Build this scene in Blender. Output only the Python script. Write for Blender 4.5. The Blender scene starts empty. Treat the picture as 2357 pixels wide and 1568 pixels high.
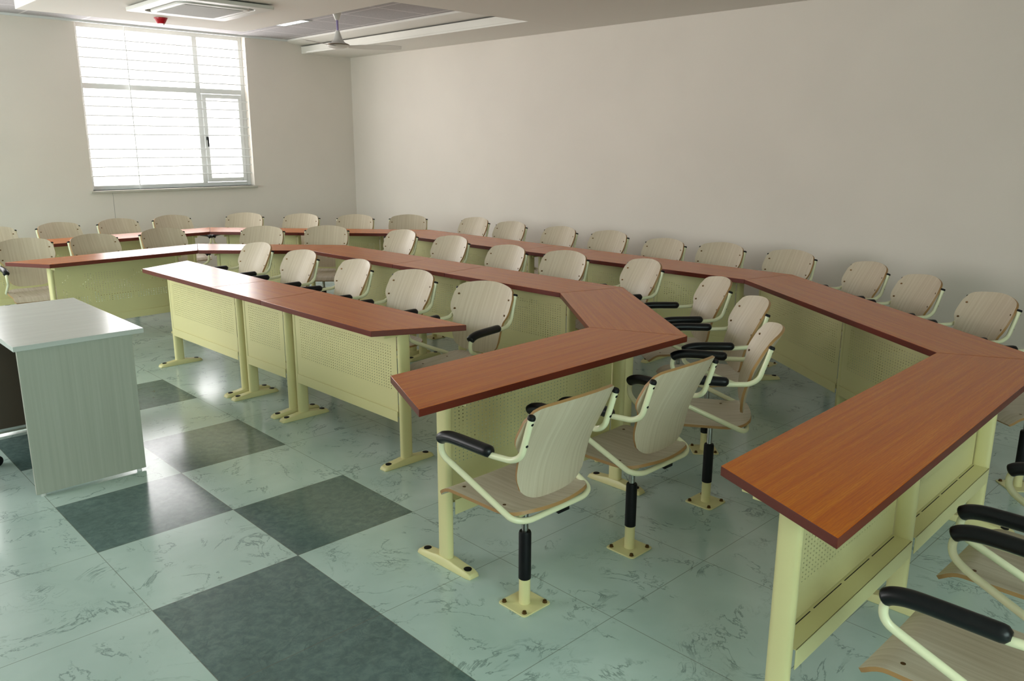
import bpy, bmesh, math, random
from mathutils import Vector, Matrix
random.seed(4)
S = bpy.context.scene
COL = S.collection
PI = math.pi

# ------------------------------------------------------------------ materials
def new_mat(name):
    m = bpy.data.materials.new(name); m.use_nodes = True
    nt = m.node_tree
    return m, nt, nt.nodes['Principled BSDF']
def srgb(r, g, b):
    f = lambda c: (c/255/12.92) if c/255 <= .04045 else ((c/255+.055)/1.055)**2.4
    return (f(r), f(g), f(b), 1)
def plain(name, col, rough=.5, metal=0., spec=.5, bump=0., bscale=200., coat=0.):
    m, nt, p = new_mat(name)
    p.inputs['Base Color'].default_value = col
    p.inputs['Roughness'].default_value = rough
    p.inputs['Metallic'].default_value = metal
    p.inputs['Specular IOR Level'].default_value = spec
    p.inputs['Coat Weight'].default_value = coat
    if bump:
        tc = nt.nodes.new('ShaderNodeTexCoord'); n = nt.nodes.new('ShaderNodeTexNoise')
        n.inputs['Scale'].default_value = bscale; n.inputs['Detail'].default_value = 3
        b = nt.nodes.new('ShaderNodeBump'); b.inputs['Strength'].default_value = bump; b.inputs['Distance'].default_value = .002
        nt.links.new(tc.outputs['Object'], n.inputs['Vector']); nt.links.new(n.outputs['Fac'], b.inputs['Height'])
        nt.links.new(b.outputs['Normal'], p.inputs['Normal'])
    return m
def ramp(nt, stops):
    r = nt.nodes.new('ShaderNodeValToRGB')
    while len(r.color_ramp.elements) < len(stops): r.color_ramp.elements.new(.5)
    for e, (pos, c) in zip(r.color_ramp.elements, stops): e.position = pos; e.color = c
    return r
def mapping(nt, scale, coord='Object'):
    tc = nt.nodes.new('ShaderNodeTexCoord'); mp = nt.nodes.new('ShaderNodeMapping')
    mp.inputs['Scale'].default_value = scale
    nt.links.new(tc.outputs[coord], mp.inputs['Vector']); return mp
def noise(nt, vec, scale, detail=4, dist=0., rough=.5):
    n = nt.nodes.new('ShaderNodeTexNoise'); n.inputs['Scale'].default_value = scale
    n.inputs['Detail'].default_value = detail; n.inputs['Distortion'].default_value = dist
    n.inputs['Roughness'].default_value = rough
    if vec is not None: nt.links.new(vec, n.inputs['Vector'])
    return n
def math_n(nt, op, a, b=None, c=None):
    n = nt.nodes.new('ShaderNodeMath'); n.operation = op
    for i, v in enumerate((a, b, c)):
        if v is None: continue
        if isinstance(v, (int, float)): n.inputs[i].default_value = v
        else: nt.links.new(v, n.inputs[i])
    return n.outputs[0]
def mixc(nt, fac, a, b, mode='MIX'):
    n = nt.nodes.new('ShaderNodeMix'); n.data_type = 'RGBA'; n.blend_type = mode
    for sock, v in ((n.inputs[0], fac), (n.inputs[6], a), (n.inputs[7], b)):
        if isinstance(v, (int, float)): sock.default_value = v
        elif isinstance(v, tuple): sock.default_value = v
        else: nt.links.new(v, sock)
    return n.outputs[2]

def wood(name, c0, c1, c2, scale=(1.2, 22, 22), rough=.35, wave=False, bump=.05, spec=.5):
    m, nt, p = new_mat(name)
    mp = mapping(nt, scale)
    n = noise(nt, mp.outputs[0], 1.6, 5, .15, .55)
    r = ramp(nt, [(.3, c0), (.5, c1), (.72, c2)])
    nt.links.new(n.outputs['Fac'], r.inputs['Fac'])
    col = r.outputs['Color']
    h = n.outputs['Fac']
    if wave:
        mp2 = mapping(nt, (5.0, 30, 30))
        w = nt.nodes.new('ShaderNodeTexWave'); w.bands_direction = 'Y'
        w.inputs['Scale'].default_value = 1.5; w.inputs['Distortion'].default_value = 9
        w.inputs['Detail'].default_value = 4; w.inputs['Detail Scale'].default_value = 2.2
        nt.links.new(mp2.outputs[0], w.inputs['Vector'])
        col = mixc(nt, math_n(nt, 'MULTIPLY', w.outputs['Fac'], .34), col, srgb(158, 64, 0))
        h = math_n(nt, 'ADD', h, w.outputs['Fac'])
    nt.links.new(col, p.inputs['Base Color'])
    p.inputs['Roughness'].default_value = rough
    p.inputs['Specular IOR Level'].default_value = spec
    b = nt.nodes.new('ShaderNodeBump'); b.inputs['Strength'].default_value = bump; b.inputs['Distance'].default_value = .002
    nt.links.new(h, b.inputs['Height']); nt.links.new(b.outputs['Normal'], p.inputs['Normal'])
    return m

M = {}
M['top'] = wood('cherry_laminate', srgb(182, 86, 0), srgb(196, 101, 0), srgb(208, 116, 8), scale=(1.0, 44, 44), rough=.26, wave=True, bump=.01, spec=.28)
M['top_edge'] = plain('table_edge_band', srgb(98, 30, 12), .4)
M['cream'] = plain('cream_powder_coat', srgb(224, 216, 160), .38, bump=.04, bscale=600)
M['cream_gloss'] = plain('cream_gloss_tube', srgb(228, 226, 190), .2)
M['black'] = plain('black_plastic', srgb(8, 9, 13), .5, spec=.25)
M['padblack'] = plain('black_armrest_foam', srgb(7, 9, 14), .34, spec=.35)
M['chrome'] = plain('steel_rod', srgb(150, 150, 145), .25, 1.)
M['bolt'] = plain('rusty_brass_bolt', srgb(96, 70, 34), .45, .7)
M['screw'] = plain('antique_screw', srgb(110, 82, 50), .4, .8)
M['ply_back'] = wood('pale_ash_veneer_back', srgb(186, 170, 146), srgb(196, 181, 158), srgb(204, 191, 170), scale=(46, 0, 1.1), rough=.42, bump=.01)
M['ply_seat'] = wood('pale_ash_veneer_seat', srgb(180, 166, 142), srgb(196, 183, 162), srgb(207, 196, 178), scale=(46, 1.4, 0), rough=.42, bump=.01)
M['ply_edge'] = plain('plywood_edge', srgb(164, 124, 78), .5)
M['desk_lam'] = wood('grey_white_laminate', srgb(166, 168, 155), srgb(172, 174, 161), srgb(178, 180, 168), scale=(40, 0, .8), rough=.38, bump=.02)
M['desk_top'] = wood('grey_white_laminate_top', srgb(194, 197, 193), srgb(197, 200, 196), srgb(200, 203, 199), scale=(2, 16, 16), rough=.2, bump=.02)
M['shaded_lam'] = plain('shade_darkened_laminate', srgb(84, 70, 58), .5)  # pedestal laminate with the shade under the desk put into its colour
M['alu'] = plain('aluminium_edge', srgb(205, 210, 212), .25, .6)
M['white'] = plain('white_paint_frame', srgb(222, 222, 220), .4)
M['fanwhite'] = plain('white_fan_enamel', srgb(218, 212, 206), .3)
M['fanrod'] = plain('lilac_wrapped_rod', srgb(150, 132, 178), .4)
M['acwhite'] = plain('white_plastic_panel', srgb(214, 210, 204), .4)
M['acgrille'] = plain('grey_mesh_grille', srgb(168, 166, 160), .6, bump=.6, bscale=900)
M['dark'] = plain('dark_opening', srgb(28, 24, 28), .7)
M['red'] = plain('red_detector_plastic', srgb(176, 8, 30), .35)
M['marble'] = plain('stone_sill', srgb(186, 180, 168), .4, bump=.1, bscale=60)
M['soffit'] = plain('soffit_paint', srgb(228, 222, 214), .8, bump=.05, bscale=250)
M['fabric'] = plain('black_chair_fabric', srgb(20, 20, 24), .85)
M['rim'] = plain('grey_crack', srgb(128, 126, 122), .9)

def wall_mat(name, col):
    m, nt, p = new_mat(name)
    tc = nt.nodes.new('ShaderNodeTexCoord')
    n = noise(nt, tc.outputs['Object'], 1.3, 5, .3)
    r = ramp(nt, [(.35, tuple(c*.96 for c in col[:3])+(1,)), (.65, col)])
    nt.links.new(n.outputs['Fac'], r.inputs['Fac']); nt.links.new(r.outputs['Color'], p.inputs['Base Color'])
    p.inputs['Roughness'].default_value = .62
    p.inputs['Specular IOR Level'].default_value = .3
    n2 = noise(nt, tc.outputs['Object'], 90, 4)
    b = nt.nodes.new('ShaderNodeBump'); b.inputs['Strength'].default_value = .12; b.inputs['Distance'].default_value = .004
    nt.links.new(n2.outputs['Fac'], b.inputs['Height']); nt.links.new(b.outputs['Normal'], p.inputs['Normal'])
    return m
M['wall'] = wall_mat('wall_paint', srgb(224, 213, 203))

def floor_mat(name, base, lo, vein, veinamt, mott):
    m, nt, p = new_mat(name)
    tc = nt.nodes.new('ShaderNodeTexCoord')
    big = noise(nt, tc.outputs['Object'], 2.3, 5, .4)
    r = ramp(nt, [(.3, lo), (.7, base)])
    nt.links.new(big.outputs['Fac'], r.inputs['Fac'])
    col = r.outputs['Color']
    # broken thin veins: ridges of a distorted noise, present only in patches
    v = noise(nt, tc.outputs['Object'], 3.4, 8, 1.1, .62)
    d = math_n(nt, 'ABSOLUTE', math_n(nt, 'SUBTRACT', v.outputs['Fac'], .5))
    ridge = math_n(nt, 'SUBTRACT', 1.0, math_n(nt, 'MULTIPLY', d, 60.0)); ridge = math_n(nt, 'MAXIMUM', ridge, 0.0)
    msk = noise(nt, tc.outputs['Object'], 6.0, 3, 0)
    mm = math_n(nt, 'MULTIPLY', math_n(nt, 'SUBTRACT', msk.outputs['Fac'], .46), 9.0); mm = math_n(nt, 'MINIMUM', math_n(nt, 'MAXIMUM', mm, 0.0), 1.0)
    v2 = noise(nt, tc.outputs['Object'], 8.5, 8, 1.6, .65)
    d2 = math_n(nt, 'ABSOLUTE', math_n(nt, 'SUBTRACT', v2.outputs['Fac'], .5))
    ridge2 = math_n(nt, 'MAXIMUM', math_n(nt, 'SUBTRACT', 1.0, math_n(nt, 'MULTIPLY', d2, 60.0)), 0.0)
    msk2 = noise(nt, tc.outputs['Object'], 3.1, 3, 0)
    m2 = math_n(nt, 'MULTIPLY', math_n(nt, 'SUBTRACT', msk2.outputs['Fac'], .57), 8.0); m2 = math_n(nt, 'MINIMUM', math_n(nt, 'MAXIMUM', m2, 0.0), 1.0)
    vv = math_n(nt, 'MAXIMUM', math_n(nt, 'MULTIPLY', ridge, mm), math_n(nt, 'MULTIPLY', ridge2, m2))
    col = mixc(nt, math_n(nt, 'MULTIPLY', vv, veinamt), col, vein)
    if mott:
        sp = noise(nt, tc.outputs['Object'], 26, 6, .5, .7)
        rr = ramp(nt, [(.38, (0, 0, 0, 1)), (.62, (1, 1, 1, 1))]); nt.links.new(sp.outputs['Fac'], rr.inputs['Fac'])
        col = mixc(nt, math_n(nt, 'MULTIPLY', rr.outputs['Color'], mott), col, vein)
    # grout lines on the 0.6 m lattice
    sx = nt.nodes.new('ShaderNodeSeparateXYZ'); nt.links.new(tc.outputs['Object'], sx.inputs[0])
    def line(o):
        fr = math_n(nt, 'FRACT', math_n(nt, 'ADD', math_n(nt, 'DIVIDE', o, .6), 50.5))
        dd = math_n(nt, 'ABSOLUTE', math_n(nt, 'SUBTRACT', fr, .5))
        return math_n(nt, 'LESS_THAN', dd, .0028)
    g = math_n(nt, 'MAXIMUM', line(sx.outputs[0]), line(sx.outputs[1]))
    col = mixc(nt, math_n(nt, 'MULTIPLY', g, .55), col, srgb(96, 92, 78))
    nt.links.new(col, p.inputs['Base Color'])
    p.inputs['Roughness'].default_value = .17
    p.inputs['Specular IOR Level'].default_value = .6
    b = nt.nodes.new('ShaderNodeBump'); b.inputs['Strength'].default_value = .04; b.inputs['Distance'].default_value = .003
    nb = noise(nt, tc.outputs['Object'], 14, 4)
    nt.links.new(nb.outputs['Fac'], b.inputs['Height']); nt.links.new(b.outputs['Normal'], p.inputs['Normal'])
    return m
M['tile_light'] = floor_mat('light_marble_tile', srgb(192, 212, 206), srgb(172, 194, 187), srgb(96, 116, 112), .7, 0)
M['tile_dark'] = floor_mat('dark_stone_tile', srgb(108, 130, 128), srgb(88, 110, 108), srgb(60, 82, 80), .5, .55)

def perf_mat():
    m, nt, p = new_mat('perforated_cream_steel')
    p.inputs['Base Color'].default_value = srgb(224, 216, 160); p.inputs['Roughness'].default_value = .4
    tc = nt.nodes.new('ShaderNodeTexCoord'); sx = nt.nodes.new('ShaderNodeSeparateXYZ')
    nt.links.new(tc.outputs['Object'], sx.inputs[0])
    def cell(o, P): return math_n(nt, 'MULTIPLY', math_n(nt, 'SUBTRACT', math_n(nt, 'FRACT', math_n(nt, 'ADD', math_n(nt, 'DIVIDE', o, P), 500.0)), .5), P)
    a, b = cell(sx.outputs[0], .0215), cell(sx.outputs[2], .0155)
    d = math_n(nt, 'SQRT', math_n(nt, 'ADD', math_n(nt, 'MULTIPLY', a, a), math_n(nt, 'MULTIPLY', b, b)))
    hole = math_n(nt, 'LESS_THAN', d, .003)
    tr = nt.nodes.new('ShaderNodeBsdfTransparent'); mx = nt.nodes.new('ShaderNodeMixShader')
    nt.links.new(hole, mx.inputs[0]); nt.links.new(p.outputs[0], mx.inputs[1]); nt.links.new(tr.outputs[0], mx.inputs[2])
    nt.links.new(mx.outputs[0], nt.nodes['Material Output'].inputs['Surface'])
    return m
M['perf'] = perf_mat()

def ceiling_mat():
    m, nt, p = new_mat('acoustic_tile_grid')
    tc = nt.nodes.new('ShaderNodeTexCoord'); sx = nt.nodes.new('ShaderNodeSeparateXYZ')
    nt.links.new(tc.outputs['Object'], sx.inputs[0])
    def line(o, off):
        fr = math_n(nt, 'FRACT', math_n(nt, 'ADD', math_n(nt, 'DIVIDE', math_n(nt, 'SUBTRACT', o, off), .6), 50.5))
        return math_n(nt, 'LESS_THAN', math_n(nt, 'ABSOLUTE', math_n(nt, 'SUBTRACT', fr, .5)), .018)
    g = math_n(nt, 'MAXIMUM', line(sx.outputs[0], 4.03), line(sx.outputs[1], 3.0))
    sp = noise(nt, tc.outputs['Object'], 60, 4)
    r = ramp(nt, [(.3, srgb(168, 162, 164)), (.7, srgb(182, 177, 178))]); nt.links.new(sp.outputs['Fac'], r.inputs['Fac'])
    nt.links.new(mixc(nt, g, r.outputs['Color'], srgb(212, 206, 206)), p.inputs['Base Color'])
    p.inputs['Roughness'].default_value = .85
    return m
M['ceil'] = ceiling_mat()
def glass_mat():
    m, nt, p = new_mat('window_glass')
    tr = nt.nodes.new('ShaderNodeBsdfTransparent'); gl = nt.nodes.new('ShaderNodeBsdfGlossy'); gl.inputs['Roughness'].default_value = .02
    mx = nt.nodes.new('ShaderNodeMixShader'); mx.inputs[0].default_value = .06
    nt.links.new(tr.outputs[0], mx.inputs[1]); nt.links.new(gl.outputs[0], mx.inputs[2])
    nt.links.new(mx.outputs[0], nt.nodes['Material Output'].inputs['Surface'])
    return m
M['glass'] = glass_mat()
def emit_mat(name, col, st):
    m, nt, p = new_mat(name)
    p.inputs['Base Color'].default_value = col
    p.inputs['Emission Color'].default_value = col; p.inputs['Emission Strength'].default_value = st
    return m
M['lamp'] = emit_mat('lit_diffuser', (1, 1, 1, 1), 2.2)

# ------------------------------------------------------------------ mesh helpers
class MB:
    def __init__(s): s.v = []; s.f = []; s.m = []
    def add(s, verts, faces, mi=0, mat=None):
        o = len(s.v); s.v += [tuple(mat @ Vector(v)) if mat else tuple(v) for v in verts]
        s.f += [tuple(i+o for i in f) for f in faces]
        s.m += (mi if isinstance(mi, list) else [mi]*len(faces)); return s
    def box(s, x0, x1, y0, y1, z0, z1, mi=0, mat=None):
        v = [(x, y, z) for z in (z0, z1) for y in (y0, y1) for x in (x0, x1)]
        f = [(0, 2, 3, 1), (4, 5, 7, 6), (0, 1, 5, 4), (2, 6, 7, 3), (0, 4, 6, 2), (1, 3, 7, 5)]
        return s.add(v, f, mi, mat)
    def prism(s, pts, z0, z1, mi=0, side=None, bottom=None):
        n = len(pts); v = [(x, y, z0) for x, y in pts]+[(x, y, z1) for x, y in pts]
        f = [tuple(range(n-1, -1, -1)), tuple(range(n, 2*n))]+[(i, (i+1) % n, n+(i+1) % n, n+i) for i in range(n)]
        sd = mi if side is None else side
        return s.add(v, f, [sd if bottom is None else bottom, mi]+[sd]*n)
    def lathe(s, prof, n=24, mi=0, mat=None, cx=0, cy=0, caps=True):
        v = []; f = []
        for r, z in prof:
            for i in range(n):
                a = 2*PI*i/n; v.append((cx+r*math.cos(a), cy+r*math.sin(a), z))
        for j in range(len(prof)-1):
            for i in range(n):
                f.append((j*n+i, j*n+(i+1) % n, (j+1)*n+(i+1) % n, (j+1)*n+i))
        if caps: f.append(tuple(range(n-1, -1, -1))); f.append(tuple((len(prof)-1)*n+i for i in range(n)))
        return s.add(v, f, mi, mat)
    def sweep(s, pts, rx, ry=None, n=12, mi=0, caps=True, up=None):
        """tube along pts; rx, ry radii (may be lists), section x axis kept near 'up' x tangent"""
        pts = [Vector(p) for p in pts]; N = len(pts)
        rx = rx if isinstance(rx, list) else [rx]*N
        ry = rx if ry is None else (ry if isinstance(ry, list) else [ry]*N)
        v = []; f = []; ref = None
        for i, p in enumerate(pts):
            t = (pts[min(i+1, N-1)]-pts[max(i-1, 0)]).normalized()
            if up is not None: a = Vector(up).cross(t).normalized()
            else:
                if ref is None:
                    ref = Vector((0, 0, 1)) if abs(t.z) < .9 else Vector((1, 0, 0))
                    a = ref.cross(t).normalized()
                else: a = (a-t*a.dot(t)).normalized()
            b = t.cross(a)
            for k in range(n):
                w = 2*PI*k/n; v.append(p+a*(math.cos(w)*rx[i])+b*(math.sin(w)*ry[i]))
        for i in range(N-1):
            for k in range(n): f.append((i*n+k, i*n+(k+1) % n, (i+1)*n+(k+1) % n, (i+1)*n+k))
        if caps: f.append(tuple(range(n-1, -1, -1))); f.append(tuple((N-1)*n+k for k in range(n)))
        return s.add(v, f, mi)
    def build(s, name, mats, parent=None, loc=None, rotz=0., bevel=0., smooth=True, ang=38, seg=2):
        me = bpy.data.meshes.new(name); me.from_pydata([tuple(v) for v in s.v], [], s.f)
        if not isinstance(mats, (list, tuple)): mats = [mats]
        for m in mats: me.materials.append(m)
        for p, i in zip(me.polygons, s.m): p.material_index = i
        bm = bmesh.new(); bm.from_mesh(me); bmesh.ops.recalc_face_normals(bm, faces=bm.faces); bm.to_mesh(me); bm.free()
        if smooth:
            me.shade_smooth(); me.set_sharp_from_angle(angle=math.radians(ang))
        o = bpy.data.objects.new(name, me); COL.objects.link(o)
        if parent: o.parent = parent
        if loc: o.location = loc
        o.rotation_euler = (0, 0, rotz)
        if bevel:
            b = o.modifiers.new('bevel', 'BEVEL'); b.width = bevel; b.segments = seg; b.limit_method = 'ANGLE'; b.angle_limit = math.radians(40)
        return o
def spline(P, n=8):
    """Catmull-Rom through the points"""
    P = [Vector(p) for p in P]; out = []
    Q = [P[0]*2-P[1]]+P+[P[-1]*2-P[-2]]
    for i in range(1, len(Q)-2):
        a, b, c, d = Q[i-1:i+3]
        for k in range(n):
            t = k/n
            out.append(.5*((2*b)+(c-a)*t+(2*a-5*b+4*c-d)*t*t+(3*b-a-3*c+d)*t**3))
    out.append(P[-1]); return out
def rounded(path, r, n=6):
    """polyline with filleted corners"""
    P = [Vector(p) for p in path]; rr = r if isinstance(r, list) else [r]*len(P); out = [P[0]]
    for i in range(1, len(P)-1):
        a, b, c = P[i-1], P[i], P[i+1]
        d0 = (a-b); d1 = (c-b); L = min(rr[i], d0.length*.49, d1.length*.49)
        p0 = b+d0.normalized()*L; p1 = b+d1.normalized()*L
        for k in range(n+1):
            t = k/n; out.append(p0*(1-t)**2+b*2*t*(1-t)+p1*t*t)
    out.append(P[-1]); return out
def tag(o, label, cat, group=None, kind=None):
    o['label'] = label; o['category'] = cat
    if group: o['group'] = group
    if kind: o['kind'] = kind
    return o
def thing(name, loc, rotz, label, cat, group=None):
    o = bpy.data.objects.new(name, None); COL.objects.link(o); o.empty_display_size = .1
    o.location = loc; o.rotation_euler = (0, 0, rotz); return tag(o, label, cat, group)
def struct(o): o['kind'] = 'structure'; return o

# ------------------------------------------------------------------ room
XL, XR, YN, YF, ZG, ZS = -3.6, 5.06, -6.6, 6.0, 2.962, 2.803
fl = MB()
dark = {(-3, 0), (-1, 0), (1, 0), (-2, -1), (0, -1), (2, -1), (3, -1), (4, -1), (-4, -1), (-5, 0)}
for a in range(-11, 12):
    for b in range(-7, 10):
        x0, x1, y0, y1 = b*.6, (b+1)*.6, -(a+1)*.6, -a*.6
        x0 = max(x0, XL-.1); x1 = min(x1, XR+.1); y0 = max(y0, YN-.1); y1 = min(y1, YF+.1)
        if x1 <= x0 or y1 <= y0: continue
        fl.add([(x0, y0, 0), (x1, y0, 0), (x1, y1, 0), (x0, y1, 0)], [(0, 1, 2, 3)], 1 if (a, b) in dark else 0)
struct(fl.build('floor', [M['tile_light'], M['tile_dark']], smooth=False))

def wall_open(name, axis, pos, thick, lo, hi, holes, z1=3.1):
    """wall slab perpendicular to axis with rectangular holes [(a0,a1,z0,z1)]"""
    m = MB(); 
    def bx(a0, a1, z0, zz1):
        if a1-a0 < 1e-4 or zz1-z0 < 1e-4: return
        if axis == 'y': m.box(a0, a1, pos, pos+thick, z0, zz1)
        else: m.box(pos, pos+thick, a0, a1, z0, zz1)
    cur = lo
    for a0, a1, z0, zz in sorted(holes):
        bx(cur, a0, 0, z1); bx(a0, a1, 0, z0); bx(a0, a1, zz, z1); cur = a1
    bx(cur, hi, 0, z1)
    return struct(m.build(name, M['wall'], smooth=False))
W1 = (1.56, 3.525, 1.13, 2.955)
W2 = (-1.45, .52, 1.13, 2.955)
wall_open('wall_back', 'y', YF, .22, XL-.2, XR+.2, [W1, W2])
wall_open('wall_right', 'x', XR, .2, YN-.2, YF, [])
W3 = (.6, 5.1, .9, 2.8)
wall_open('wall_left', 'x', XL-.2, .2, YN-.2, YF, [W3])
W4 = (-2.8, .5, .9, 2.7)
wall_open('wall_front', 'y', YN-.2, .2, XL, XR, [W4])
# hairline crack under the window
ck = MB().box(1.765, 1.7675, YF-.0012, YF, .5, 1.10); struct(ck.build('trim_5', M['rim'], smooth=False))

# ceiling grid and dropped soffits
c = MB(); c.box(XL-.1, XR+.1, YN-.1, YF+.1, ZG, ZG+.05); struct(c.build('ceiling', M['ceil'], smooth=False))
s1 = MB()
s1.box(.62, 2.74, 1.78, 4.44, ZS, ZG)           # bulkhead carrying the air conditioner
s1.box(XL, XR, YN, 1.78, ZS, ZG)                # lower ceiling over the near half
struct(s1.build('trim_1', M['soffit'], bevel=.003))
s2 = MB(); s2.box(4.31, XR, 1.78, YF, ZS, ZS+.02); s2.box(4.31, 4.335, 1.78, YF, ZS+.02, 2.892)
struct(s2.build('trim_2', M['soffit'], bevel=.002))
# plaster cove behind the lip
cv = MB(); v = []; prof = [(4.10, ZG-.001), (4.10, ZG-.022), (4.14, ZG-.034), (4.22, ZG-.046), (4.32, ZG-.053), (4.45, ZG-.055), (XR, ZG-.055)]
for x, z in prof: v += [(x, 1.78, z), (x, YF, z)]
cv.add(v, [(2*i, 2*i+1, 2*i+3, 2*i+2) for i in range(len(prof)-1)])
struct(cv.build('trim_3', M['soffit']))
# edge moulding along the window wall under the grid
em = MB().box(XL, 4.10, YF-.03, YF, ZG-.022, ZG); struct(em.build('trim_4', M['white'], smooth=False))

# ------------------------------------------------------------------ window_1
def window(name, x0, x1, z0, z1, yf, full=True):
    """frame in the opening, its middle at depth yf"""
    fw, fd = .05, .05
    f = MB()
    f.box(x0, x0+fw, yf, yf+fd, z0, z1); f.box(x1-fw, x1, yf, yf+fd, z0, z1)
    f.box(x0+fw, x1-fw, yf, yf+fd, z0, z0+fw); f.box(x0+fw, x1-fw, yf, yf+fd, z1-fw, z1)
    xm = x0+1.36; zt = 2.285
    f.box(xm-.03, xm+.03, yf, yf+fd, z0+fw, z1-fw)
    f.box(x0+fw, xm-.03, yf, yf+fd, zt-.03, zt+.03); f.box(xm+.03, x1-fw, yf, yf+fd, zt-.03, zt+.03)
    w = f.build(name, M['white'], bevel=.004); struct(w)
    # opening casement lower right
    cs = MB(); a0, a1, b0, b1 = xm+.035, x1-fw-.005, z0+fw+.005, zt-.035; k = .05
    cs.box(a0, a0+k, yf-.012, yf+.03, b0, b1); cs.box(a1-k, a1, yf-.012, yf+.03, b0, b1)
    cs.box(a0+k, a1-k, yf-.012, yf+.03, b0, b0+k); cs.box(a0+k, a1-k, yf-.012, yf+.03, b1-k, b1)
    cso = cs.build('casement', M['white'], w, bevel=.004)
    g2 = MB().box(a0+k, a1-k, yf+.006, yf+.012, b0+k, b1-k).build('pane', M['glass'], cso, smooth=False)
    h = MB(); h.box(a0+.014, a0+.034, yf-.035, yf-.012, (b0+b1)/2-.02, (b0+b1)/2+.02); h.box(a0+.016, a0+.03, yf-.05, yf-.035, (b0+b1)/2-.10, (b0+b1)/2+.015)
    h.build('handle', M['black'], cso, bevel=.003)
    for (p0, p1, q0, q1) in ((x0+fw, xm-.03, z0+fw, zt-.03), (x0+fw, xm-.03, zt+.03, z1-fw), (xm+.03, x1-fw, zt+.03, z1-fw)):
        MB().box(p0, p1, yf+.022, yf+.028, q0, q1).build('pane', M['glass'], w, smooth=False)
    gr = MB()
    for z in (2.779, 2.678, 2.575, 2.47, 2.365, 2.157, 2.055, 1.953, 1.847, 1.746, 1.581, 1.481, 1.381, 1.278):
        gr.sweep([(x0, yf-.045, z+.01), (x1, yf-.045, z+.01)], .0065, n=8)
    xv = x0+.54
    gr.sweep([(xv, yf-.045, z0), (xv, yf-.045, z1)], .0065, n=8)
    gr.build('security_grille', M['white'], w)
    si = MB().box(x0-.035, x1+.02, YF-.045, YF+.22, z0-.028, z0)
    si.build('window_sill', M['marble'], w, bevel=.004)
    return w
window('window_1', *W1, YF+.10)
window('window_2', *W2, YF+.10)
def added_window(name, axis, pos, a0, a1, z0, z1):
    f = MB(); k = .05
    def bx(p0, p1, q0, q1, d0=0, d1=.05):
        if axis == 'x': f.box(pos+d0, pos+d1, p0, p1, q0, q1)
        else: f.box(p0, p1, pos+d0, pos+d1, q0, q1)
    bx(a0, a0+k, z0, z1); bx(a1-k, a1, z0, z1); bx(a0+k, a1-k, z0, z0+k); bx(a0+k, a1-k, z1-k, z1); bx((a0+a1)/2-.03, (a0+a1)/2+.03, z0+k, z1-k)
    w = struct(f.build(name, M['white'], smooth=False))
    g = MB()
    if axis == 'x': g.box(pos+.02, pos+.026, a0+k, a1-k, z0+k, z1-k)
    else: g.box(a0+k, a1-k, pos+.02, pos+.026, z0+k, z1-k)
    g.build('pane', M['glass'], w, smooth=False)
added_window('added_window_3', 'x', XL-.12, *W3)  # unseen window, added to let more daylight in from the left
added_window('added_window_4', 'y', YN-.12, *W4)  # unseen window behind the camera, added for extra daylight

# ------------------------------------------------------------------ ceiling things
ac = thing('ceiling_air_conditioner', (1.675, 3.075, ZS), 0, 'square white cassette air conditioner set in the lowered ceiling', 'air conditioner')
def rsq(hx, hy, r, n=7):
    pts = []
    for cx, cy, a0 in ((hx-r, hy-r, 0), (-hx+r, hy-r, 90), (-hx+r, -hy+r, 180), (hx-r, -hy+r, 270)):
        for k in range(n+1):
            a = math.radians(a0+90*k/n); pts.append((cx+r*math.cos(a), cy+r*math.sin(a)))
    return pts
def ring(o, i, z0, z1, m, mi=0):
    n = len(o)
    v = [(x, y, z0) for x, y in o]+[(x, y, z0) for x, y in i]+[(x, y, z1) for x, y in o]+[(x, y, z1) for x, y in i]
    f = []
    for k in range(n):
        l = (k+1) % n
        f += [(k, l, n+l, n+k), (2*n+k, 3*n+k, 3*n+l, 2*n+l), (k, 2*n+k, 2*n+l, l), (n+k, n+l, 3*n+l, 3*n+k)]
    m.add(v, f, mi)
hx, hy = .44, .485
m = MB(); ring(rsq(hx, hy, .03), rsq(hx-.10, hy-.10, .10), -.042, -.012, m); m.build('outer_panel', M['acwhite'], ac, bevel=.005)
m = MB(); m.prism(rsq(hx-.075, hy-.075, .10), -.012, -.001); m.build('air_slot', M['dark'], ac)
m = MB(); m.prism(rsq(hx-.135, hy-.135, .09), -.05, -.012); inner = m.build('intake_panel', M['acwhite'], ac, bevel=.006)
m = MB(); m.prism(rsq(hx-.19, hy-.19, .01), -.053, -.05)
m.build('grille', M['acgrille'], inner)
for sx in (-1, 1):
    m = MB(); m.box(sx*(hx-.118)-.012, sx*(hx-.118)+.012, -.28, .28, -.034, -.026); m.build('vane', M['acwhite'], ac, bevel=.002)

sd = thing('smoke_detector', (1.731, 4.056, ZS), 0, 'small red smoke detector on the lowered ceiling near the window', 'smoke detector')
MB().lathe([(.058, -.012), (.06, 0)], 28).build('base', M['red'], sd)
MB().lathe([(.032, -.052), (.036, -.048), (.046, -.03), (.055, -.012)], 28).build('sensor_head', M['red'], sd)
MB().lathe([(.006, -.062), (.008, -.052)], 10, cx=.022).build('indicator', M['white'], sd)

lt = thing('ceiling_light', (3.13, 4.5, ZG), 0, 'square recessed louvre ceiling light, lit, in the grid ceiling', 'ceiling light')
m = MB(); ring(rsq(.297, .297, .004, 2), rsq(.27, .27, .004, 2), -.012, 0, m); m.build('frame', M['alu'], lt)
MB().box(-.27, .27, -.27, .27, -.004, 0).build('diffuser', M['lamp'], lt, smooth=False)
m = MB()
for k in range(1, 6):
    m.box(-.27, .27, -.27+.09*k-.002, -.27+.09*k+.002, -.012, -.004); m.box(-.27+.09*k-.002, -.27+.09*k+.002, -.27, .27, -.012, -.004)
m.build('louvre', M['alu'], lt, smooth=False)

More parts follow.
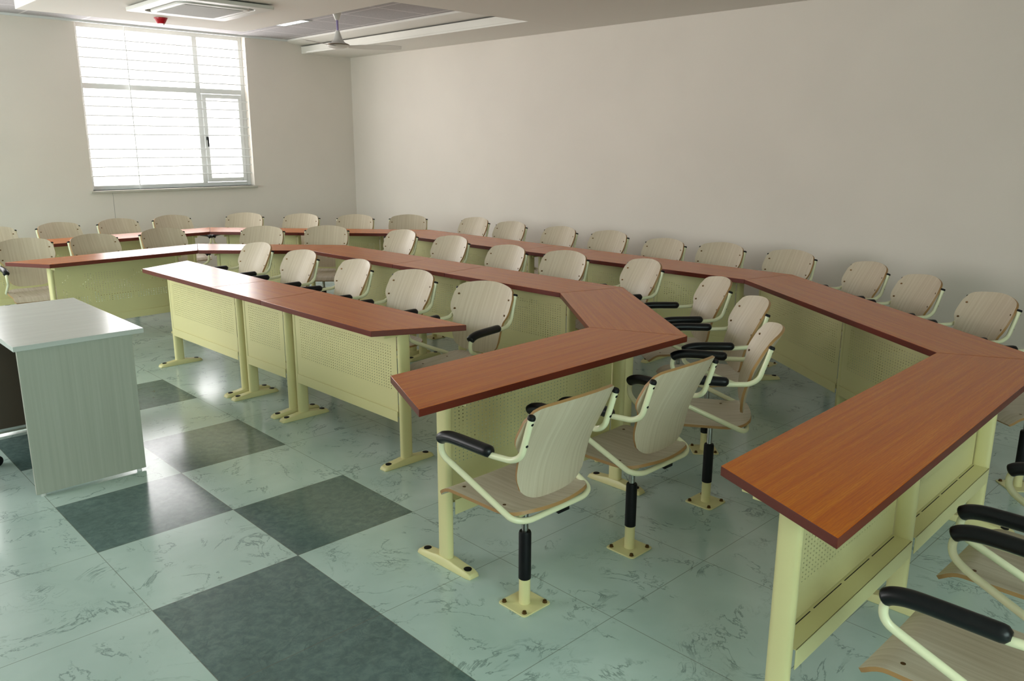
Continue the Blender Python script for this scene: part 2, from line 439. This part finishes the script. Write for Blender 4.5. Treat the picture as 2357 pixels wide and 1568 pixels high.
fan = thing('ceiling_fan', (3.29, 3.5, ZG), 0, 'white ceiling fan on a short lilac rod below the grid ceiling', 'ceiling fan')
MB().lathe([(.018, -.082), (.022, -.075), (.04, -.03), (.05, -.004), (.05, 0)], 24).build('canopy', M['fanwhite'], fan)
MB().lathe([(.011, -.20), (.011, -.06)], 14).build('downrod', M['fanrod'], fan)
mo = MB().lathe([(.055, -.352), (.085, -.345), (.108, -.33), (.112, -.318), (.105, -.31), (.07, -.295), (.045, -.262), (.03, -.215), (.02, -.185), (.02, -.18)], 36).build('motor', M['fanwhite'], fan)
MB().lathe([(.113, -.322), (.1135, -.318), (.113, -.315)], 36, caps=False).build('band', M['bolt'], mo)
for k in range(3):
    a = math.radians(-34+120*k)
    v = []; f = []; n = 9
    for i in range(n):
        t = i/(n-1); x = .10+.54*t; w = .035+.035*min(1, t*3)-(.025*max(0, t-.85)/.15)
        for s_, yy in ((0, -w), (1, w)):
            for dz in (0, .004): v.append((x, yy, -.335+dz-yy*.22))
    for i in range(n-1):
        o = i*4
        f += [(o, o+2, o+6, o+4), (o+1, o+5, o+7, o+3), (o, o+4, o+5, o+1), (o+2, o+3, o+7, o+6)]
    f += [(0, 1, 3, 2), ((n-1)*4, (n-1)*4+2, (n-1)*4+3, (n-1)*4+1)]
    b = MB().add(v, f).build('blade', M['fanwhite'], fan, rotz=a, bevel=.0015)

# ------------------------------------------------------------------ tables
TZ, TH = .775, .03
def table(nn, N0, N1, F1, F0, i0, i1, label, group, mid=False):
    N0, N1, F0, F1 = (Vector(p) for p in (N0, N1, F0, F1))
    u = (N1-N0).normalized(); ang = math.atan2(u.y, u.x); L = (N1-N0).length
    t = thing(nn, (N0.x, N0.y, 0), ang, label, 'table', group)
    R = Matrix.Rotation(-ang, 2)
    g_ = Vector((.0012, 0)); loc = [R @ (p-N0) for p in (N0, N1, F1, F0)]; loc = [loc[0]+g_, loc[1]-g_, loc[2]-g_, loc[3]+g_]
    top = MB(); top.prism([tuple(p) for p in loc], TZ-TH, TZ, 0, 1)
    top.build('tabletop', [M['top'], M['top_edge']], t, bevel=.0018)
    xs = [i0, L-i1]+([(i0+L-i1)/2 if mid is True else mid] if mid else [])
    for x in xs:
        pts = []
        for k in range(20):
            a = 2*PI*k/20; ca, sa = math.cos(a), math.sin(a)
            pts.append((x+.019*math.copysign(abs(ca)**.7, ca), .23+.035*math.copysign(abs(sa)**.7, sa)))
        lg = MB(); lg.prism(pts, .03, TZ-TH-.015); leg = lg.build('leg', M['cream'], t, ang=50)
        # sloped foot bar
        f = MB(); hw = .03; v = []; fc = []
        prof = [(-.165, .006, .8), (-.158, .018, .9), (-.14, .024, 1), (-.07, .031, 1), (-.04, .036, 1), (.04, .036, 1), (.07, .031, 1), (.14, .024, 1), (.158, .018, .9), (.165, .006, .8)]
        for y, z, w in prof:
            W_ = hw*w
            v += [(x-W_, .235+y, 0), (x-W_, .235+y, z*.55), (x-W_*.74, .235+y, z), (x+W_*.74, .235+y, z), (x+W_, .235+y, z*.55), (x+W_, .235+y, 0)]
        for i in range(len(prof)-1):
            o = i*6
            for k in range(6): fc.append((o+k, o+(k+1) % 6, o+6+(k+1) % 6, o+6+k))
        fc += [tuple(range(5, -1, -1)), tuple((len(prof)-1)*6+k for k in range(6))]
        f.add(v, fc); ft = f.build('foot', M['cream'], t, bevel=.002)
        for sy in (-1, 1):
            MB().lathe([(.0165, .020), (.0165, .0275), (.013, .029)], 20, cx=x, cy=.235+sy*.125).build('levelling_cap', M['black'], ft)
        br = MB(); br.box(x-.022, x+.022, .085, .39, TZ-TH-.015, TZ-TH-.0005); br.box(x-.003, x+.003, .11, .36, TZ-TH-.036, TZ-TH-.015)
        br.build('bracket', M['cream'], t, bevel=.003)
    ends = sorted(xs)
    for a, b in zip(ends[:-1], ends[1:]):
        x0, x1 = a+.0185, b-.0185
        hx0, hx1, hz0, hz1 = x0+.045, x1-.045, .40, .655
        P = MB()
        X = [x0, hx0, hx1, x1]; Z = [.292, hz0, hz1, TZ-TH-.012]
        for yy in (.198, .1995):
            v = [(x, yy, z) for z in Z for x in X]; f = []; mi = []
            for j in range(3):
                for i in range(3):
                    f.append((j*4+i, j*4+i+1, j*4+i+5, j*4+i+4)); mi.append(1 if (i == 1 and j == 1) else 0)
            P.add(v, f, mi)
        pn = P.build('modesty_panel', [M['cream'], M['perf']], t, smooth=False)
        tr = MB(); tr.box(x0, x1, .192, .195, .236, .294); tr.box(x0, x1, .195, .270, .287, .290); tr.box(x0, x1, .267, .270, .225, .290)
        tray = tr.build('cable_tray', M['cream'], t, bevel=.0008)
        sl = MB(); n = max(2, int((x1-x0)/.21)); w = (x1-x0)/n
        for k in range(n): sl.box(x0+w*k+.012, x0+w*(k+1)-.012, .208, .211, .2895, .2906)
        sl.build('slot', M['dark'], tray, smooth=False)
    return t

G1, G2, G3 = 'front row of seminar tables', 'middle row of seminar tables', 'back row of seminar tables'
table('seminar_table', (0.642, 2.097), (0.673, 1.000), (1.074, 0.992), (1.059, 2.291), -.04, .075, 'cherry-topped table at the far end of the front row, bright window glare on its top', G1)
table('seminar_table', (0.673, 1.000), (0.695, 0.376), (1.111, 0.414), (1.074, 0.992), .03, .085, 'short cherry-topped middle table of the front row, between two longer ones', G1)
table('seminar_table', (0.695, 0.376), (0.713, -0.742), (1.152, -0.957), (1.111, 0.414), .02, .045, 'cherry-topped table ending the front row towards the viewer, with a slanted end', G1)
table('seminar_table', (0.206, 2.776), (1.380, 2.842), (1.565, 3.286), (-0.010, 3.131), .07, .10, 'cherry-topped table at the left end of the middle row, facing the viewer', G2)
table('seminar_table', (1.380, 2.842), (2.079, 2.179), (2.508, 2.313), (1.565, 3.286), .10, .10, 'cherry-topped angled table at the far corner of the middle row', G2)
table('seminar_table', (2.079, 2.179), (2.124, 1.041), (2.560, 1.096), (2.508, 2.313), .09, .065, 'cherry-topped table in the middle row just after its far corner', G2)
table('seminar_table', (2.124, 1.041), (2.148, 0.445), (2.587, 0.480), (2.560, 1.096), .065, .065, 'short cherry-topped table halfway along the straight run of the middle row', G2)
table('seminar_table', (2.148, 0.445), (2.177, -0.659), (2.625, -0.802), (2.587, 0.480), .065, .10, 'cherry-topped table in the middle row just before its near corner piece', G2)
table('seminar_table', (2.177, -0.659), (1.575, -1.421), (1.780, -1.873), (2.625, -0.802), .12, .12, 'cherry-topped angled corner table of the middle row nearest the viewer', G2)
table('seminar_table', (1.575, -1.421), (0.320, -1.452), (0.144, -1.869), (1.780, -1.873), .045, .085, 'cherry-topped table ending the middle row, two chairs with backs to the viewer behind it', G2)
table('seminar_table', (-0.181, 4.124), (1.023, 4.161), (1.023, 4.589), (-0.379, 4.554), .06, .065, 'leftmost cherry-topped table of the back row below the window', G3)
table('seminar_table', (1.023, 4.161), (2.089, 4.194), (2.281, 4.624), (1.023, 4.589), .065, .09, 'cherry-topped table of the back row under the right half of the window', G3)
table('seminar_table', (2.089, 4.194), (2.720, 3.521), (3.090, 3.728), (2.281, 4.624), .10, .065, 'cherry-topped angled table starting the far corner of the back row', G3)
table('seminar_table', (2.720, 3.521), (3.350, 2.848), (3.899, 2.833), (3.090, 3.728), .065, .10, 'cherry-topped angled table ending the far corner of the back row', G3)
table('seminar_table', (3.350, 2.848), (3.413, 0.978), (3.914, 0.998), (3.899, 2.833), .10, .065, 'long cherry-topped table in the back row along the right wall, after the far corner', G3, True)
table('seminar_table', (3.413, 0.978), (3.431, 0.449), (3.918, 0.469), (3.914, 0.998), .065, .065, 'short cherry-topped table in the back row along the right wall', G3)
table('seminar_table', (3.431, 0.449), (3.486, -1.173), (3.932, -1.294), (3.918, 0.469), .065, .15, 'long cherry-topped table in the back row along the right wall, before the bend', G3, True)
table('seminar_table', (3.486, -1.173), (2.330, -2.827), (2.535, -3.231), (3.932, -1.294), -.16, .14, 'long cherry-topped angled table of the back row at the right edge of the photo', G3, .94)
table('seminar_table', (2.330, -2.827), (0.470, -2.881), (0.283, -3.318), (2.535, -3.231), -.04, -.005, 'nearest cherry-topped table, large in the lower right foreground', G3, True)

# ------------------------------------------------------------------ chair
def grid_shell(name, F, nu, nv, th, mats, parent, edge=1):
    """two-sided bent sheet; F(u,v)->Vector, u,v in 0..1"""
    P = [[F(i/nu, j/nv) for i in range(nu+1)] for j in range(nv+1)]
    v = []; 
    def nrm(i, j):
        a = P[j][min(i+1, nu)]-P[j][max(i-1, 0)]; b = P[min(j+1, nv)][i]-P[max(j-1, 0)][i]
        n = a.cross(b); return n.normalized() if n.length > 1e-12 else Vector((0, 0, 1))
    NN = [[nrm(i, j) for i in range(nu+1)] for j in range(nv+1)]
    for s_ in (1, -1):
        for j in range(nv+1):
            for i in range(nu+1): v.append(P[j][i]+NN[j][i]*(th/2*s_))
    K = (nu+1)*(nv+1); idx = lambda i, j, s_: s_*K+j*(nu+1)+i
    f = []; mi = []
    for j in range(nv):
        for i in range(nu):
            f.append((idx(i, j, 0), idx(i+1, j, 0), idx(i+1, j+1, 0), idx(i, j+1, 0))); mi.append(0)
            f.append((idx(i, j, 1), idx(i, j+1, 1), idx(i+1, j+1, 1), idx(i+1, j, 1))); mi.append(0)
    bd = [(i, 0) for i in range(nu)]+[(nu, j) for j in range(nv)]+[(i, nv) for i in range(nu, 0, -1)]+[(0, j) for j in range(nv, 0, -1)]
    for k in range(len(bd)):
        a, b = bd[k], bd[(k+1) % len(bd)]
        f.append((idx(*a, 0), idx(*a, 1), idx(*b, 1), idx(*b, 0))); mi.append(edge)
    m = MB(); m.add(v, f, mi)
    return m.build(name, mats, parent, ang=50)
def lerp_tab(T, x):
    n = len(T)
    for i in range(n-1):
        (a, b), (c_, d) = T[i], T[i+1]
        if x <= c_ or i == n-2:
            t = (x-a)/(c_-a)
            m0 = (d-b) if i == 0 else (d-T[i-1][1])/(c_-T[i-1][0])*(c_-a)
            m1 = (d-b) if i == n-2 else (T[i+2][1]-b)/(T[i+2][0]-a)*(c_-a)
            t2, t3 = t*t, t*t*t
            return (2*t3-3*t2+1)*b+(t3-2*t2+t)*m0+(-2*t3+3*t2)*d+(t3-t2)*m1

def seatF(u, v):
    # v 0 front .. 1 rear
    y = .248-.416*v
    hw = .205-.006*v
    e = max(0, v-.72)/.28
    if e > 0: hw *= math.sqrt(max(0., 1-(.86*e)**3.6))
    e2 = max(0, .05-v)/.05; hw -= .012*e2*e2
    s_ = (u-.5)*2; x = s_*hw
    y -= .012*(1-s_*s_)*max(0, v-.5)*2
    z = .430-.008*(1-s_*s_)*(1-abs(v-.6))
    fr = max(0, .17-v)/.17; z -= .036*fr*fr
    re = max(0, v-.68)/.32; z += .016*re*re
    return Vector((x, y, z))
BW = [(0, .095), (.05, .158), (.13, .182), (.42, .186), (.52, .196), (.60, .219), (.76, .222), (.86, .208), (.94, .165), (1., .10)]
def backF(u, v):
    # v 0 bottom .. 1 top; rounded corners, arched top edge, waist at the lower screws
    s_ = (u-.5)*2; a = abs(s_)
    hw = lerp_tab([(0, .172), (.12, .177), (.30, .181), (.46, .187), (.60, .209), (.74, .218), (1., .216)], v)
    x = s_*hw
    k1 = max(0, (a-.78)/.22); k2 = max(0, (a-.40)/.60)
    zt = .862-.030*s_*s_-.042*(1-math.sqrt(max(0, 1-k1*k1)))
    zb = .468+.012*s_*s_+.070*(1-math.sqrt(max(0, 1-k2*k2)))
    z = zb+(zt-zb)*v
    w = (z-.468)/.394
    prof = lerp_tab([(0, -.108), (.3, -.120), (.55, -.152), (.8, -.200), (1., -.238)], w)
    bow = (.030+.024*w)*(1-(x/.21)**2)
    return Vector((x, prof-bow, z))

def make_chair():
    t = thing('swivel_armchair', (0, 0, 0), 0, 'x', 'chair')
    # fixed base
    bp = MB(); bp.prism(rsq(.072, .072, .014, 4), 0, .006); plate = bp.build('base_plate', M['cream'], t, bevel=.0015)
    for sx in (-1, 1):
        for sy in (-1, 1):
            b = MB(); b.lathe([(.0095, .006), (.0095, .008), (.0075, .010), (.0075, .015), (.005, .0165)], 8, cx=sx*.054, cy=sy*.054); b.build('bolt', M['bolt'], plate)
    MB().lathe([(.0225, .006), (.0215, .012), (.0215, .11)], 24).build('column', M['cream'], t)
    MB().lathe([(.0215, .106), (.0235, .108), (.0235, .292), (.021, .299)], 24).build('sleeve', M['black'], t)
    MB().lathe([(.0125, .25), (.0125, .402)], 18).build('lift_rod', M['chrome'], t)
    # under-seat mechanism
    me = MB(); me.box(-.055, .055, -.10, .12, .395, .412); me.box(-.15, -.12, -.12, .17, .408, .4185); me.box(.12, .15, -.12, .17, .408, .4185); me.box(-.15, .15, .0, .05, .405, .413)
    me.build('seat_mount', M['cream'], t, bevel=.002)
    lv = MB(); lv.sweep([(.03, .02, .398), (.05, -.06, .396), (.06, -.10, .392)], .005, n=8)
    lv.add([(.02, -.145, .374), (.085, -.140, .370), (.10, -.085, .380), (.03, -.08, .382), (.02, -.145, .386), (.085, -.140, .388), (.10, -.085, .398), (.03, -.08, .398)], [(3, 2, 1, 0), (4, 5, 6, 7), (0, 1, 5, 4), (1, 2, 6, 5), (2, 3, 7, 6), (3, 0, 4, 7)])
    lv.build('height_lever', M['black'], t, bevel=.002)
    seat = grid_shell('seat', seatF, 24, 30, .012, [M['ply_seat'], M['ply_edge']], t)
    for sx in (-1, 1):
        for y in (.165, -.045):
            x = sx*.15; zz = seatF(.5+x/.41, (.248-y)/.416).z+.006
            MB().lathe([(.0065, zz-.001), (.0065, zz+.0008), (.003, zz+.0012)], 12, cx=x, cy=y).build('screw', M['screw'], seat)
    back = grid_shell('backrest', backF, 24, 34, .012, [M['ply_back'], M['ply_edge']], t)
    for sx in (-1, 1):
        for zz in (.781, .698):
            x = sx*.186; lo_, hi_ = 0., 1.; uu = .5+x/.434
            for _ in range(30):
                vv = (lo_+hi_)/2; p0 = backF(uu, vv)
                uu += (x-p0.x)/.434
                if p0.z < zz: lo_ = vv
                else: hi_ = vv
            p0 = backF(uu, vv)
            mt = Matrix.Translation(p0+Vector((-sx*.002, .006, 0))) @ Matrix.Rotation(math.radians(-90), 4, 'X') @ Matrix.Rotation(math.radians(sx*-24), 4, 'Y')
            MB().lathe([(.0075, -.003), (.0075, .0012), (.003, .002)], 12, mat=mt).build('screw', M['screw'], back)
    # side tubes: back upright, arm, loop and diagonal, joined behind under the seat
    half = [(.212, -.230, .808), (.212, -.188, .668), (.216, -.150, .644), (.224, -.060, .640), (.228, .135, .640), (.228, .198, .632), (.226, .200, .572), (.215, .150, .543), (.198, -.135, .421), (.150, -.158, .4105)]
    rr = [.0, .03, .03, .02, .03, .035, .03, .04, .05, .05]
    path = [Vector(p) for p in half]+[Vector((-p[0], p[1], p[2])) for p in reversed(half)]
    rad = rr+rr[::-1]
    fp = rounded(path, rad, 6)
    fr = MB(); fr.sweep(fp, .0112, n=12); frame = fr.build('arm_frame', M['cream_gloss'], t, ang=60)
    for sx in (-1, 1):
        mt = Matrix.Translation((sx*.212, -.2315, .812)) @ Matrix.Rotation(math.radians(18), 4, 'X')
        MB().lathe([(.0135, -.006), (.0135, .002), (.011, .006)], 14, mat=mt).build('end_cap', M['black'], frame)
        for yy, zz in ((-.2245, .789), (-.2015, .71)):
            mt = Matrix.Translation((sx*.212, yy-.0108, zz)) @ Matrix.Rotation(math.radians(90+18), 4, 'X')
            MB().lathe([(.005, -.002), (.005, .0012)], 10, mat=mt).build('plug', M['black'], frame)
        pp = spline([(sx*.224, -.062, .651), (sx*.226, .0, .652), (sx*.228, .09, .653), (sx*.228, .145, .651), (sx*.227, .182, .642), (sx*.226, .203, .628)], 6)
        n = len(pp); rx = []; ry = []
        for i in range(n):
            k = i/(n-1); e = math.sqrt(max(0, 1-(max(0, .06-k)/.06)**2*.75)) * math.sqrt(max(0, 1-(max(0, k-.93)/.07)**2*.7))
            rx.append(.0235*e); ry.append(.0215*e)
        a = MB(); a.sweep(pp, rx, ry, n=16, up=(0, 0, 1)); a.build('armrest', M['padblack'], t, ang=60)
    return t
BASE = {'base_plate', 'column', 'sleeve', 'lift_rod'}
proto = make_chair(); first = [True]
def place(x, y, yaw, dz, label, group, byaw=0., head=None):
    if first[0]: t = proto; first[0] = False; pairs = [(ch, ch) for ch in t.children]
    else:
        t = proto.copy(); COL.objects.link(t); pairs = []
        for ch in proto.children:
            d = ch.copy(); COL.objects.link(d); d.parent = t; pairs.append((ch, d))
            for g in ch.children:
                e = g.copy(); COL.objects.link(e); e.parent = d
    t.location = (x, y, 0); t.rotation_euler = (0, 0, math.radians(yaw)); dz += .018
    for ch, d in pairs:
        if ch.name.split('.')[0] in BASE:
            d.location = (0, 0, 0); d.rotation_euler = (0, 0, math.radians(byaw-yaw))
        else: d.location = (0, 0, dz)
    t['label'] = label; t['group'] = group
    return t
ORD = ['first', 'second', 'third', 'fourth', 'fifth', 'sixth', 'seventh', 'eighth', 'ninth', 'tenth', 'eleventh', 'twelfth', 'thirteenth', 'fourteenth', 'fifteenth', 'sixteenth', 'seventeenth', 'eighteenth', 'nineteenth']
CG = ['pale wood armchairs of the front row', 'pale wood armchairs of the middle row', 'pale wood armchairs of the back row']
R1 = [(1.42, 2.250, 93.8, -.015), (1.42, 1.543, 92.6, -.009), (1.42, .821, 85.0, -.004), (1.42, .129, 92.1, -.003), (1.42, -.598, 99.9, .007)]
R2 = [(.29, 3.62, 177, -.01), (.876, 3.60, 187., -.012), (1.48, 3.60, 184.5, .0), (2.117, 3.279, 131.4, -.008), (2.612, 2.883, 134.9, -.007),
      (2.87, 2.219, 92.1, -.007), (2.87, 1.485, 93., -.004), (2.87, .777, 90.1, -.02), (2.87, .122, 93.2, -.005), (2.871, -.548, 70.2, .010),
      (2.694, -1.204, 52.9, -.008), (2.273, -1.694, 47.5, -.008), (1.694, -2.084, 32.7, .005)]
R3 = [(.353, 5.0, 181.8, -.017), (.986, 5.0, 190.4, -.014), (1.554, 5.0, 185.9, -.011), (2.125, 5.0, 183.5, -.007), (2.71, 4.83, 135.9, -.008),
      (3.119, 4.317, 127., -.008), (3.526, 3.801, 130.4, -.008), (3.966, 3.368, 133.4, -.008), (4.2, 2.689, 92.1, -.001), (4.2, 2.115, 93., -.005),
      (4.2, 1.422, 90.3, -.005), (4.2, .796, 90.5, .003), (4.2, .175, 87.9, -.016), (4.2, -.401, 89.2, -.002), (4.2, -.992, 82.3, -.004),
      (4.066, -1.575, 56.2, -.008), (3.735, -2.04, 52.1, -.008), (3.355, -2.555, 51.6, -.008)]
for i, p in enumerate(R1):
    lab = 'pale wood swivel armchair, %s from the left behind the front table row' % ORD[i]
    if i == 4: lab = 'pale wood swivel armchair nearest the viewer behind the front table row'
    place(*p, lab, CG[0])
for i, p in enumerate(R2):
    lab = 'pale wood swivel armchair, %s from the left behind the middle table row' % ORD[i]
    if i == 0: lab = 'pale wood armchair cut by the left photo edge behind the middle row'
    if i == 12: lab = 'pale wood armchair at the near middle-row corner, seen from the side'
    place(*p, lab, CG[1], 45 if i in (3, 4, 10, 11) else 0)
place(1.060, -2.118, 1.0, .006, 'pale wood armchair, back to the viewer, second from the middle row end', CG[1])
place(.433, -2.114, .8, .016, 'pale wood armchair, back to the viewer, at the end of the middle row', CG[1])
for i, p in enumerate(R3):
    lab = 'pale wood swivel armchair, %s from the left behind the back table row' % ORD[i]
    if i == 0: lab = 'pale wood swivel armchair cut by the left photo edge behind the back table row'
    place(*p, lab, CG[2], 45 if i in (4, 5, 6, 7, 15, 16, 17) else 0)
place(3.0, -3.07, 52, -.01, 'pale wood armchair mostly cut by the right photo edge, behind the angled back table', CG[2], 45)
place(1.138, -3.602, 0, .012, 'pale wood armchair at the right edge, second nearest to the viewer', CG[2])
place(.531, -3.632, 0, .012, 'nearest pale wood armchair, seat and black armrest in the bottom right corner', CG[2])

# ------------------------------------------------------------------ teacher's desk
dk = thing('teacher_desk', (-.35, .73, 0), 0, 'grey-white laminate teacher desk in the left foreground', 'desk')
def L(b, name, mat, bev=.0015, par=None): return b.build(name, mat, par or dk, bevel=bev, smooth=True)
ox, oy = .35, -.73
def dbox(x0, x1, y0, y1, z0, z1): return MB().box(x0+ox, x1+ox, y0+oy, y1+oy, z0, z1)
L(dbox(-.645, -.055, .165, 1.30, .735, .76), 'desktop', M['desk_top'], .002)
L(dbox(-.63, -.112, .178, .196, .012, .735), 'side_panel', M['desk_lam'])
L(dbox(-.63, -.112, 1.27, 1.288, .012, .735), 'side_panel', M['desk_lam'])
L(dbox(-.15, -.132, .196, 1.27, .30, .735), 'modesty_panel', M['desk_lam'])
pd = L(dbox(-.63, -.25, .90, 1.25, .15, .72), 'pedestal', M['shaded_lam'])
L(dbox(-.63, -.25, .892, .90, .142, .156), 'edge_strip', M['alu'], .001, pd)
for x in (-.60, -.145):
    for y in (.187, 1.279):
        MB().lathe([(.012, 0), (.012, .012)], 14, cx=x+ox, cy=y+oy).build('glide', M['white'], dk)

# ------------------------------------------------------------------ office chair with castors (only one castor shows)
oc = thing('office_chair', (-.975, .70, 0), 0, 'black office chair, only a castor showing at the left photo edge', 'office chair')
MB().lathe([(.035, .07), (.035, .11), (.022, .12), (.022, .40)], 20).build('gas_column', M['black'], oc)
for k in range(5):
    a = math.radians(14+72*k); ca, sa = math.cos(a), math.sin(a)
    arm = MB(); arm.sweep([(.03*ca, .03*sa, .095), (.18*ca, .18*sa, .088), (.30*ca, .30*sa, .07)], [.022, .019, .014], [.016, .014, .012], n=10, up=(0, 0, 1)); arm = arm.build('base_arm', M['black'], oc)
    w = MB()
    for sgn in (-1, 1):
        mt = Matrix.Translation((.31*ca-sa*sgn*.016, .31*sa+ca*sgn*.016, .029)) @ Matrix.Rotation(a, 4, 'Z') @ Matrix.Rotation(math.radians(90), 4, 'X')
        w.lathe([(.024, -.009), (.029, -.006), (.029, .006), (.024, .009)], 20, mat=mt)
    w.sweep([(.31*ca, .31*sa, .03), (.31*ca, .31*sa, .075)], .008, n=8)
    w.build('castor', M['black'], arm)
st = MB(); st.prism(rsq(.23, .22, .08), .41, .48); st.build('seat', M['fabric'], oc, bevel=.02, seg=3)
bk = MB(); bk.box(-.27, -.22, -.20, .20, .55, .95); bk.build('backrest', M['fabric'], oc, bevel=.02, seg=3)
MB().sweep([(-.1, 0, .43), (-.25, 0, .46), (-.27, 0, .6)], .015, n=8).build('back_support', M['black'], oc)

# ------------------------------------------------------------------ daylight
wd = bpy.data.worlds.new('sky'); S.world = wd; wd.use_nodes = True
nt = wd.node_tree; bg = nt.nodes['Background']
tc = nt.nodes.new('ShaderNodeTexCoord'); sx = nt.nodes.new('ShaderNodeSeparateXYZ'); nt.links.new(tc.outputs['Generated'], sx.inputs[0])
mr = nt.nodes.new('ShaderNodeMapRange'); mr.inputs['From Min'].default_value = -.9; mr.inputs['From Max'].default_value = .5
nt.links.new(sx.outputs[1], mr.inputs['Value'])
cr = ramp(nt, [(0., (.74, 1., .94, 1)), (1., (1., .975, .97, 1))]); nt.links.new(mr.outputs[0], cr.inputs['Fac'])
nt.links.new(cr.outputs['Color'], bg.inputs['Color'])
bg.inputs['Strength'].default_value = 6.0
def portal(name, loc, rot, sx_, sy_):
    l = bpy.data.lights.new(name, 'AREA'); l.shape = 'RECTANGLE'; l.size = sx_; l.size_y = sy_; l.energy = 1
    l.cycles.is_portal = True
    o = bpy.data.objects.new(name, l); COL.objects.link(o); o.location = loc; o.rotation_euler = rot; return o
h = math.radians(90)
portal('portal_window', ((W1[0]+W1[1])/2, YF+.21, (W1[2]+W1[3])/2), (-h, 0, 0), W1[1]-W1[0], W1[3]-W1[2])
portal('portal_window', ((W2[0]+W2[1])/2, YF+.21, (W2[2]+W2[3])/2), (-h, 0, 0), W2[1]-W2[0], W2[3]-W2[2])
portal('portal_window', (XL-.19, (W3[0]+W3[1])/2, (W3[2]+W3[3])/2), (0, -h, 0), W3[3]-W3[2], W3[1]-W3[0])
portal('portal_window', ((W4[0]+W4[1])/2, YN-.19, (W4[2]+W4[3])/2), (h, 0, 0), W4[1]-W4[0], W4[3]-W4[2])

# ------------------------------------------------------------------ camera
cam = bpy.data.cameras.new('camera'); co = bpy.data.objects.new('camera', cam); COL.objects.link(co); S.camera = co
F, CX, CY, CZ, YAW, PIT, ROL = 1870.2256, -1.50283, -4.05285, 1.68997, -.766152, .239908, .0035988
cy_, sy_ = math.cos(YAW), math.sin(YAW); cp, sp = math.cos(PIT), math.sin(PIT)
fw = Vector((-sy_*cp, cy_*cp, -sp)); rt = Vector((cy_, sy_, 0)); up = rt.cross(fw)
r2 = rt*math.cos(ROL)+up*math.sin(ROL); u2 = -rt*math.sin(ROL)+up*math.cos(ROL)
mw = Matrix.Identity(4)
for i in range(3): mw[i][0] = r2[i]; mw[i][1] = u2[i]; mw[i][2] = -fw[i]; mw[i][3] = (CX, CY, CZ)[i]
co.matrix_world = mw
cam.sensor_fit = 'HORIZONTAL'; cam.sensor_width = 36; cam.lens = F/2357*36; cam.clip_start = .05; cam.clip_end = 100

S.view_settings.view_transform = 'Standard'; S.view_settings.look = 'None'
S.view_settings.exposure = 0.48; S.view_settings.gamma = 1.0; S.view_settings.use_curve_mapping = False
